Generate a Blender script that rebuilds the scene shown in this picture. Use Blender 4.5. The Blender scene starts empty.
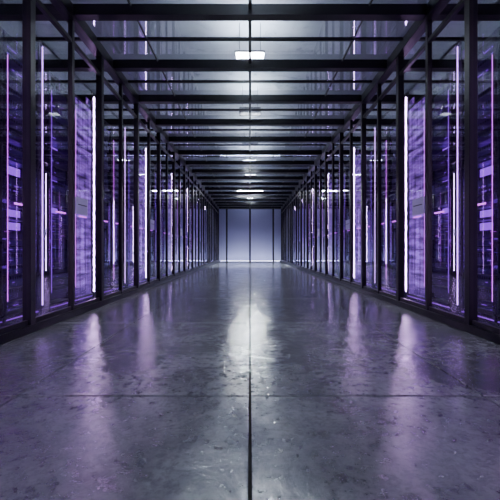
import bpy, bmesh, math, random
from mathutils import Vector
random.seed(4)
S=bpy.context.scene
HW=2.67      # half width of corridor
CZ=4.58      # corridor ceiling glass height
Y0,Y1=-3.0,30.6
WX=4.9       # outer wall

# ---------------- materials ----------------
def newmat(n):
    m=bpy.data.materials.new(n); m.use_nodes=True
    nt=m.node_tree; nt.nodes.clear()
    o=nt.nodes.new('ShaderNodeOutputMaterial')
    return m,nt,o
def pbr(n,col,rough=.4,metal=0.,noise=0.,scale=8.,emi=None,es=0.):
    m,nt,o=newmat(n)
    b=nt.nodes.new('ShaderNodeBsdfPrincipled')
    b.inputs['Base Color'].default_value=(*col,1)
    b.inputs['Roughness'].default_value=rough
    b.inputs['Metallic'].default_value=metal
    if noise:
        tc=nt.nodes.new('ShaderNodeTexCoord')
        nz=nt.nodes.new('ShaderNodeTexNoise'); nz.inputs['Scale'].default_value=scale; nz.inputs['Detail'].default_value=5
        nt.links.new(tc.outputs['Object'],nz.inputs['Vector'])
        r=nt.nodes.new('ShaderNodeMapRange')
        r.inputs['To Min'].default_value=max(0.02,rough-noise); r.inputs['To Max'].default_value=rough+noise
        nt.links.new(nz.outputs['Fac'],r.inputs['Value'])
        nt.links.new(r.outputs[0],b.inputs['Roughness'])
    if emi:
        b.inputs['Emission Color'].default_value=(*emi,1); b.inputs['Emission Strength'].default_value=es
    nt.links.new(b.outputs[0],o.inputs[0])
    return m
def emis(n,col,s):
    m,nt,o=newmat(n)
    e=nt.nodes.new('ShaderNodeEmission'); e.inputs[0].default_value=(*col,1); e.inputs[1].default_value=s
    nt.links.new(e.outputs[0],o.inputs[0]); return m
def glass(n,tint,base,gain,power,rough=0.0):
    m,nt,o=newmat(n)
    t=nt.nodes.new('ShaderNodeBsdfTransparent'); t.inputs[0].default_value=(*tint,1)
    g=nt.nodes.new('ShaderNodeBsdfGlossy'); g.inputs['Roughness'].default_value=rough
    g.inputs['Color'].default_value=(.9,.9,1,1)
    lw=nt.nodes.new('ShaderNodeLayerWeight'); lw.inputs[0].default_value=.5
    pw=nt.nodes.new('ShaderNodeMath'); pw.operation='POWER'; pw.inputs[1].default_value=power
    ad=nt.nodes.new('ShaderNodeMath'); ad.operation='MULTIPLY_ADD'; ad.use_clamp=True
    ad.inputs[1].default_value=gain; ad.inputs[2].default_value=base
    mx=nt.nodes.new('ShaderNodeMixShader')
    nt.links.new(lw.outputs['Facing'],pw.inputs[0]); nt.links.new(pw.outputs[0],ad.inputs[0]); nt.links.new(ad.outputs[0],mx.inputs[0])
    nt.links.new(t.outputs[0],mx.inputs[1]); nt.links.new(g.outputs[0],mx.inputs[2])
    nt.links.new(mx.outputs[0],o.inputs[0]); return m

M_frame=pbr('black_anodised_frame',(.003,.003,.005),.35,.3,.08,20)
M_glass=glass('partition_glass',(.76,.72,.84),.12,.88,2.2)
M_cglass=glass('ceiling_glass',(.86,.90,.96),.22,.75,2.1,.02)
M_slab=pbr('ceiling_slab_paint',(.42,.46,.52),.6,0,.1,3)
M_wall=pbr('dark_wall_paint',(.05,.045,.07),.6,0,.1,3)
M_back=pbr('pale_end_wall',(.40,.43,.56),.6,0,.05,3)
M_cab=pbr('rack_black_steel',(.03,.022,.05),.3,.6,.1,12)
M_unit=pbr('server_face',(.08,.03,.18),.38,.4,.12,25)
M_unit2=pbr('server_face_blue',(.09,.045,.25),.35,.4,.1,25)
M_sub=pbr('joint_filler',(.002,.002,.003),.9)
M_tube=emis('led_tube_lavender',(.62,.28,1.0),8)
M_tubeB=emis('led_tube_bright',(.82,.50,1.0),62)
M_purp=emis('purple_led_and_fill',(.33,.06,.95),2.2)
M_mag=emis('led_magenta',(.75,.10,1.0),4.0)
M_blue=emis('led_blue',(.25,.18,.9),1.0)
M_kick=emis('toe_kick_fill',(.40,.10,1.0),1.2)  # added glow strip at the rack base, brightens the aisle floor
M_lamp=emis('ceiling_lamp_diffuser',(.93,.97,1.0),380)
M_lampC=emis('ceiling_floodlight_diffuser',(.95,.98,1.0),1500)
M_lampFill=emis('hidden_fill_diffuser',(.93,.98,1.0),330)  # added fill lamps, shielded from view, brighten the corridor floor
M_up=emis('ceiling_lamp_uplight',(.88,.94,1.0),340)
M_wallfill=emis('end_wall_fill_light',(.70,.76,1.0),60)
M_sign=pbr('door_sign_plate',(.35,.33,.5),.3,.2,emi=(.5,.4,.9),es=.05)
M_reflector=pbr('violet_glow_reflector',(.42,.18,.80),.4,.0,.08,10)  # reflector added behind the tubes to spread a purple glow
# backlit translucent rack door: fine vertical / horizontal weave
M_door,nt,o=newmat('backlit_mesh_door')
N=nt.nodes; L=nt.links
tc=N.new('ShaderNodeTexCoord'); mp=N.new('ShaderNodeMapping'); mp.inputs['Scale'].default_value=(1,30,.4)
nz=N.new('ShaderNodeTexNoise'); nz.inputs['Scale'].default_value=1; nz.inputs['Detail'].default_value=4
L.new(tc.outputs['Object'],mp.inputs[0]); L.new(mp.outputs[0],nz.inputs['Vector'])
mp2=N.new('ShaderNodeMapping'); mp2.inputs['Scale'].default_value=(1,1.5,10)
nz2=N.new('ShaderNodeTexNoise'); nz2.inputs['Scale'].default_value=1; nz2.inputs['Detail'].default_value=3
L.new(tc.outputs['Object'],mp2.inputs[0]); L.new(mp2.outputs[0],nz2.inputs['Vector'])
mu=N.new('ShaderNodeMath'); mu.operation='MULTIPLY'; L.new(nz.outputs['Fac'],mu.inputs[0]); L.new(nz2.outputs['Fac'],mu.inputs[1])
r=N.new('ShaderNodeMapRange'); r.inputs['From Min'].default_value=.18; r.inputs['From Max'].default_value=.36
r.inputs['To Min'].default_value=.05; r.inputs['To Max'].default_value=1.9; L.new(mu.outputs[0],r.inputs['Value'])
b=N.new('ShaderNodeBsdfPrincipled'); b.inputs['Base Color'].default_value=(.12,.06,.25,1); b.inputs['Roughness'].default_value=.25
b.inputs['Emission Color'].default_value=(.42,.17,.95,1); L.new(r.outputs[0],b.inputs['Emission Strength'])
L.new(b.outputs[0],o.inputs[0])

# concrete
M_floor,nt,o=newmat('polished_concrete')
N=nt.nodes; L=nt.links
b=N.new('ShaderNodeBsdfPrincipled'); tc=N.new('ShaderNodeTexCoord')
def noise(sc,det,dist=0,rough=.55):
    n=N.new('ShaderNodeTexNoise'); n.inputs['Scale'].default_value=sc; n.inputs['Detail'].default_value=det
    n.inputs['Distortion'].default_value=dist; n.inputs['Roughness'].default_value=rough
    L.new(tc.outputs['Object'],n.inputs['Vector']); return n
n1=noise(1.3,8,.6,.66); n2=noise(16,9,.2,.72); n3=noise(3.0,10,1.2,.62)
cr=N.new('ShaderNodeValToRGB'); L.new(n1.outputs['Fac'],cr.inputs[0])
cr.color_ramp.elements[0].position=.34; cr.color_ramp.elements[0].color=(.10,.105,.115,1)
cr.color_ramp.elements[1].position=.66; cr.color_ramp.elements[1].color=(.22,.232,.245,1)
mx=N.new('ShaderNodeMix'); mx.data_type='RGBA'; mx.blend_type='MULTIPLY'; mx.inputs[0].default_value=.55
L.new(cr.outputs[0],mx.inputs[6])
cr2=N.new('ShaderNodeValToRGB'); L.new(n2.outputs['Fac'],cr2.inputs[0])
cr2.color_ramp.elements[0].position=.38; cr2.color_ramp.elements[0].color=(.3,.3,.3,1)
cr2.color_ramp.elements[1].position=.55
L.new(cr2.outputs[0],mx.inputs[7]); L.new(mx.outputs[2],b.inputs['Base Color'])
rr=N.new('ShaderNodeValToRGB'); L.new(n3.outputs['Fac'],rr.inputs[0])
e=rr.color_ramp.elements; e[0].position=.42; e[0].color=(.03,)*3+(1,); e[1].position=.56; e[1].color=(.15,)*3+(1,)
m2=N.new('ShaderNodeMath'); m2.operation='MULTIPLY_ADD'; L.new(n2.outputs['Fac'],m2.inputs[0]); m2.inputs[1].default_value=.09; 
L.new(rr.outputs[0],m2.inputs[2]); L.new(m2.outputs[0],b.inputs['Roughness'])
bp=N.new('ShaderNodeBump'); bp.inputs['Strength'].default_value=.07; bp.inputs['Distance'].default_value=.008
L.new(n2.outputs['Fac'],bp.inputs['Height'])
bp2=N.new('ShaderNodeBump'); bp2.inputs['Strength'].default_value=.22; bp2.inputs['Distance'].default_value=.04
L.new(n3.outputs['Fac'],bp2.inputs['Height']); L.new(bp.outputs[0],bp2.inputs['Normal'])
L.new(bp2.outputs[0],b.inputs['Normal'])
b.inputs['IOR'].default_value=2.8
L.new(b.outputs[0],o.inputs[0])

# ---------------- mesh helper ----------------
class B:
    def __init__(s): s.v=[];s.f=[];s.m=[];s.mats=[]
    def mi(s,m):
        if m not in s.mats: s.mats.append(m)
        return s.mats.index(m)
    def box(s,x0,x1,y0,y1,z0,z1,m):
        if x0>x1:x0,x1=x1,x0
        i=len(s.v); k=s.mi(m)
        s.v+=[(x0,y0,z0),(x1,y0,z0),(x1,y1,z0),(x0,y1,z0),(x0,y0,z1),(x1,y0,z1),(x1,y1,z1),(x0,y1,z1)]
        for q in ((0,3,2,1),(4,5,6,7),(0,1,5,4),(1,2,6,5),(2,3,7,6),(3,0,4,7)):
            s.f.append(tuple(i+j for j in q)); s.m.append(k)
    def quad(s,pts,m):
        i=len(s.v); s.v+=pts; s.f.append(tuple(range(i,i+len(pts)))); s.m.append(s.mi(m))
    def cyl(s,x,y,z0,z1,r,m,n=10):
        i=len(s.v);k=s.mi(m)
        for z in (z0,z1):
            for a in range(n):
                t=a*2*math.pi/n; s.v.append((x+r*math.cos(t),y+r*math.sin(t),z))
        for a in range(n):
            c=(a+1)%n; s.f.append((i+a,i+c,i+n+c,i+n+a)); s.m.append(k)
        s.f.append(tuple(i+a for a in reversed(range(n)))); s.m.append(k)
        s.f.append(tuple(i+n+a for a in range(n))); s.m.append(k)
    def mesh(s,name):
        me=bpy.data.meshes.new(name); me.from_pydata(s.v,[],s.f)
        for m in s.mats: me.materials.append(m)
        me.polygons.foreach_set('material_index',s.m); me.update(); return me
    def obj(s,name,parent=None,bev=0,loc=(0,0,0)):
        ob=bpy.data.objects.new(name,s.mesh(name)); S.collection.objects.link(ob)
        ob.location=loc
        if parent: ob.parent=parent
        if bev:
            md=ob.modifiers.new('bevel','BEVEL'); md.width=bev; md.segments=2; md.limit_method='ANGLE'
        return ob
def empty(name,loc=(0,0,0)):
    e=bpy.data.objects.new(name,None); S.collection.objects.link(e); e.location=loc; return e

# ---------------- shell ----------------
f=B()
f.box(-WX,WX,Y0,Y1,-.2,-.025,M_sub)
g=.0075
xs=[-WX,-3.2,-1.6,0,1.6,3.2,WX]
ys=[Y0]+[y for y in [0.0+2.4*i for i in range(0,13)]]+[Y1]
for i in range(len(xs)-1):
    for j in range(len(ys)-1):
        f.box(xs[i]+g,xs[i+1]-g,ys[j]+g*1.4,ys[j+1]-g*1.4,-.03,0,M_floor)
f.obj('floor',bev=.003)
SZ=5.35
c=B(); c.box(-WX,WX,Y0,Y1,SZ,SZ+.15,M_slab); c.obj('ceiling')
w=B(); w.box(-WX-.15,-WX,Y0,Y1,-.2,SZ+.15,M_wall); w.obj('wall_left')
w=B(); w.box(WX,WX+.15,Y0,Y1,-.2,SZ+.15,M_wall); w.obj('wall_right')
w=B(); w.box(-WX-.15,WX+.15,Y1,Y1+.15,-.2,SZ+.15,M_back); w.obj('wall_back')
w=B(); w.box(-WX-.15,WX+.15,Y0-.15,Y0,-.2,SZ+.15,M_wall); w.obj('wall_front')

# ---------------- glass partitions ----------------
YE=29.4
posts=[4.23+1.0*i for i in range(-7,26)]
for sgn in (-1,1):
    e_=empty('glass_partition',(sgn*HW,0,0))
    fr=B(); pn=B(); hd=B()
    fr.box(-.05,.05,Y0,YE,0,.10,M_frame)
    fr.box(-.02,.02,Y0,YE,.10,.16,M_frame)
    fr.box(-.08,.08,Y0,YE,CZ-.16,CZ+.02,M_frame)
    fr.box(-.03,.03,Y0,YE,4.08,4.14,M_frame)
    for i,y in enumerate(posts):
        wd=.050 if i%2 else .034
        fr.box(-wd,wd,y-wd,y+wd,.1,CZ-.1,M_frame)
        fr.box(-.012,.012,y+wd+.03,y+wd+.042,.16,4.08,M_frame)
        if i<len(posts)-1:
            a=y+wd; c_=posts[i+1]-.028
            pn.quad([(0,a,.14),(0,c_,.14),(0,c_,CZ-.1),(0,a,CZ-.1)],M_glass)
        if i%3==0:
            for s2 in (-1,1):
                hd.cyl(s2*.06,y+.16,.85,1.45,.012,M_frame)
                for z in (.93,1.37): hd.box(0,s2*.06,y+.152,y+.168,z-.01,z+.01,M_frame)
        if i in (8,12,16):
            hd.box(-.012,.012,y+.14,y+.50,1.56,1.82,M_sign)
            hd.box(-.016,.016,y+.18,y+.46,1.70,1.715,M_frame)
    fr.obj('frame',e_,bev=.004); pn.obj('glass_panes',e_); hd.obj('door_hardware',e_)

# ---------------- end partition ----------------
e_=empty('end_glass_screen',(0,YE,0))
fr=B(); pn=B()
for x in (-HW,-1.95,0,1.95,HW):
    fr.box(x-.07,x+.07,-.05,.05,0,CZ,M_frame)
fr.box(-HW,HW,-.05,.05,0,.08,M_frame); fr.box(-HW,HW,-.05,.05,CZ-.15,CZ,M_frame)
pn.quad([(-HW,0,.05),(HW,0,.05),(HW,0,CZ-.1),(-HW,0,CZ-.1)],M_glass)
fr.obj('frame',e_); pn.obj('glass_pane',e_)
l=B(); l.box(-2.6,2.6,-.06,.06,0,.04,M_frame); l.box(-2.55,2.55,-.04,.04,.04,.07,M_wallfill)  # added low strip, brightens the end wall towards its foot
l.obj('end_wall_fill_strip',loc=(0,Y1-.6,0))

# ---------------- ceiling grid ----------------
e_=empty('glass_ceiling_grid',(0,0,CZ))
fr=B(); pn=B()
k=0; y=5.2-.75*10
while y<YE:
    big=(k%2==0)
    h=.16 if big else .05; wd=.07 if big else .022
    fr.box(-WX,WX,y-wd,y+wd,-h+.03,.03,M_frame)
    if big:
        fr.box(-WX,WX,y+.20,y+.22,-.03,.02,M_frame)
    y+=.75;k+=1
fr.box(-.025,.025,Y0,YE,-.05,.03,M_frame)
for x in (-1.75,1.75):
    fr.box(x-.01,x+.01,Y0,YE,-.01,.03,M_frame)
pn.quad([(-WX,Y0,0),(WX,Y0,0),(WX,YE,0),(-WX,YE,0)],M_cglass)
fr.obj('beams',e_); pn.obj('glass_panes',e_)

def lamp(dm,skirt,w=.28,d=.11):
    lb=B()
    lb.box(-w,w,-d,d,0,.03,M_frame)
    lb.box(-w+.02,w-.02,-d+.03,d-.03,-.015,0,dm)
    lb.box(-.26,.26,-.06,.06,.03,.05,M_up)
    if skirt:  # baffles keep the added fill lamps out of sight
        for s2 in (-1,1):
            lb.box(-w,w,s2*d-.005,s2*d+.005,-.13,.03,M_frame)
            lb.box(s2*w-.005,s2*w+.005,-d,d,-.13,.03,M_frame)
    for xx in (-.2,.2): lb.cyl(xx,0,.03,.62,.006,M_frame,6)
    return lb.mesh('ceiling_lamp')
lA,lB,lC=lamp(M_lamp,False),lamp(M_lampFill,True),lamp(M_lampC,False,.8,.15)
for y,me in ((-1.0,lB),(1.4,lB),(4.0,lB),(6.7,lA),(9.3,lB),(12.0,lB),(14.8,lA),(17.6,lB),(21.9,lC),(25.5,lA),(28.3,lB)):
    ob=bpy.data.objects.new('ceiling_lamp',me); S.collection.objects.link(ob); ob.location=(0,y,CZ+.15)

# ---------------- racks ----------------
def rack_mesh(seed,name,lit):
    rnd=random.Random(seed); r=B()
    H=3.95
    for (a,b_) in ((-.79,-.01),(.01,.79)):
        r.box(0,1,a,a+.03,0,H,M_cab); r.box(0,1,b_-.03,b_,0,H,M_cab)
        r.box(.96,1,a,b_,0,H,M_cab); r.box(0,1,a,b_,0,.1,M_cab); r.box(0,1,a,b_,H-.06,H,M_cab)
        r.box(-.012,.02,a,a+.05,.02,H,M_cab); r.box(-.012,.02,b_-.05,b_,.02,H,M_cab)
        r.box(-.016,-.010,a+.06,a+.066,.3,H-.3,M_mag if rnd.random()<.5 else M_purp)
        r.box(-.03,-.012,b_-.09,b_-.075,1.2,1.9,M_cab)
        r.box(-.02,-.002,a+.03,b_-.03,.04,.055,M_kick)
        if lit and a>0:
            r.box(-.004,.02,a+.05,b_-.05,.1,H-.06,M_door)
            for z in (1.0,2.0,3.0): r.box(-.010,0,a+.05,b_-.05,z,z+.012,M_cab)
            r.box(-.02,-.006,a+.2,a+.5,1.64,1.665,M_mag)
            continue
        z=.14
        while z<H-.15:
            h=rnd.choice((.05,.09,.09,.14,.18))
            if z+h>H-.08: break
            if rnd.random()<.86:
                d=rnd.uniform(.03,.10)
                r.box(d,.8,a+.075,b_-.055,z,z+h-.012,rnd.choice((M_unit,M_unit2,M_unit)))
                n=rnd.randint(0,3)
                yy=a+.1
                for q in range(n):
                    yy+=rnd.uniform(.02,.12)
                    ln=rnd.choice((.01,.01,.02,.04,.10))
                    if yy+ln>b_-.08: break
                    r.box(d-.006,d,yy,yy+ln,z+h*.35,z+h*.35+.006,rnd.choice((M_purp,M_purp,M_purp,M_blue)))
                    yy+=ln
                if h>.1:
                    for q in range(10):
                        y_=a+.12+q*.05
                        r.box(d-.004,d,y_,y_+.02,z+h*.6,z+h*.85,M_cab)
            else:
                r.box(.25,.27,a+.08,b_-.06,z+.01,z+h-.02,M_purp)  # glowing panel added in empty slots as purple fill light
            z+=h
        r.box(-.02,-.006,a+.2,a+.5,1.64,1.665,M_mag)
    return r.mesh(name)
rms=[rack_mesh(s,'server_rack',False) for s in (1,2,3)]
rml=[rack_mesh(s,'server_rack',True) for s in (5,6)]
tb=[]
for mt,rad in ((M_tube,.007),(M_tubeB,.012)):
    t=B()
    t.box(.03,.06,-.03,.03,0,4.35,M_cab)
    t.cyl(0.0,0,.12,4.25,rad,mt,12)
    t.box(-.01,.05,-.02,.02,.08,.12,M_cab); t.box(-.01,.05,-.02,.02,4.25,4.3,M_cab)
    t.box(.10,.12,-.13,.13,0,4.2,M_reflector)
    tb.append(t.mesh('led_light_column'))
RX=3.3
for sgn in (-1,1):
    for k in range(-4,13):
        y=5.6+1.85*k
        t=bpy.data.objects.new('led_light_column',tb[1 if k%2 else 0]); S.collection.objects.link(t)
        t.location=(sgn*(RX+.02),y,0); t.scale=(sgn,1,1)
        if y+1.75<YE:
            me=rml[(k//2)%2] if k%2==0 else rms[k%3]
            r=bpy.data.objects.new('server_rack',me); S.collection.objects.link(r)
            r.location=(sgn*RX,y+.925,0); r.scale=(sgn,1,1)

# world
wd=bpy.data.worlds.new('world'); S.world=wd; wd.use_nodes=True
wd.node_tree.nodes['Background'].inputs[0].default_value=(.3,.32,.5,1)
wd.node_tree.nodes['Background'].inputs[1].default_value=.05

cam=bpy.data.cameras.new('camera'); co=bpy.data.objects.new('camera',cam); S.collection.objects.link(co)
co.location=(0,0,1.0); co.rotation_euler=(math.radians(90),0,0)
cam.lens=25.2; cam.sensor_width=36; cam.clip_start=.05; cam.clip_end=200
S.camera=co
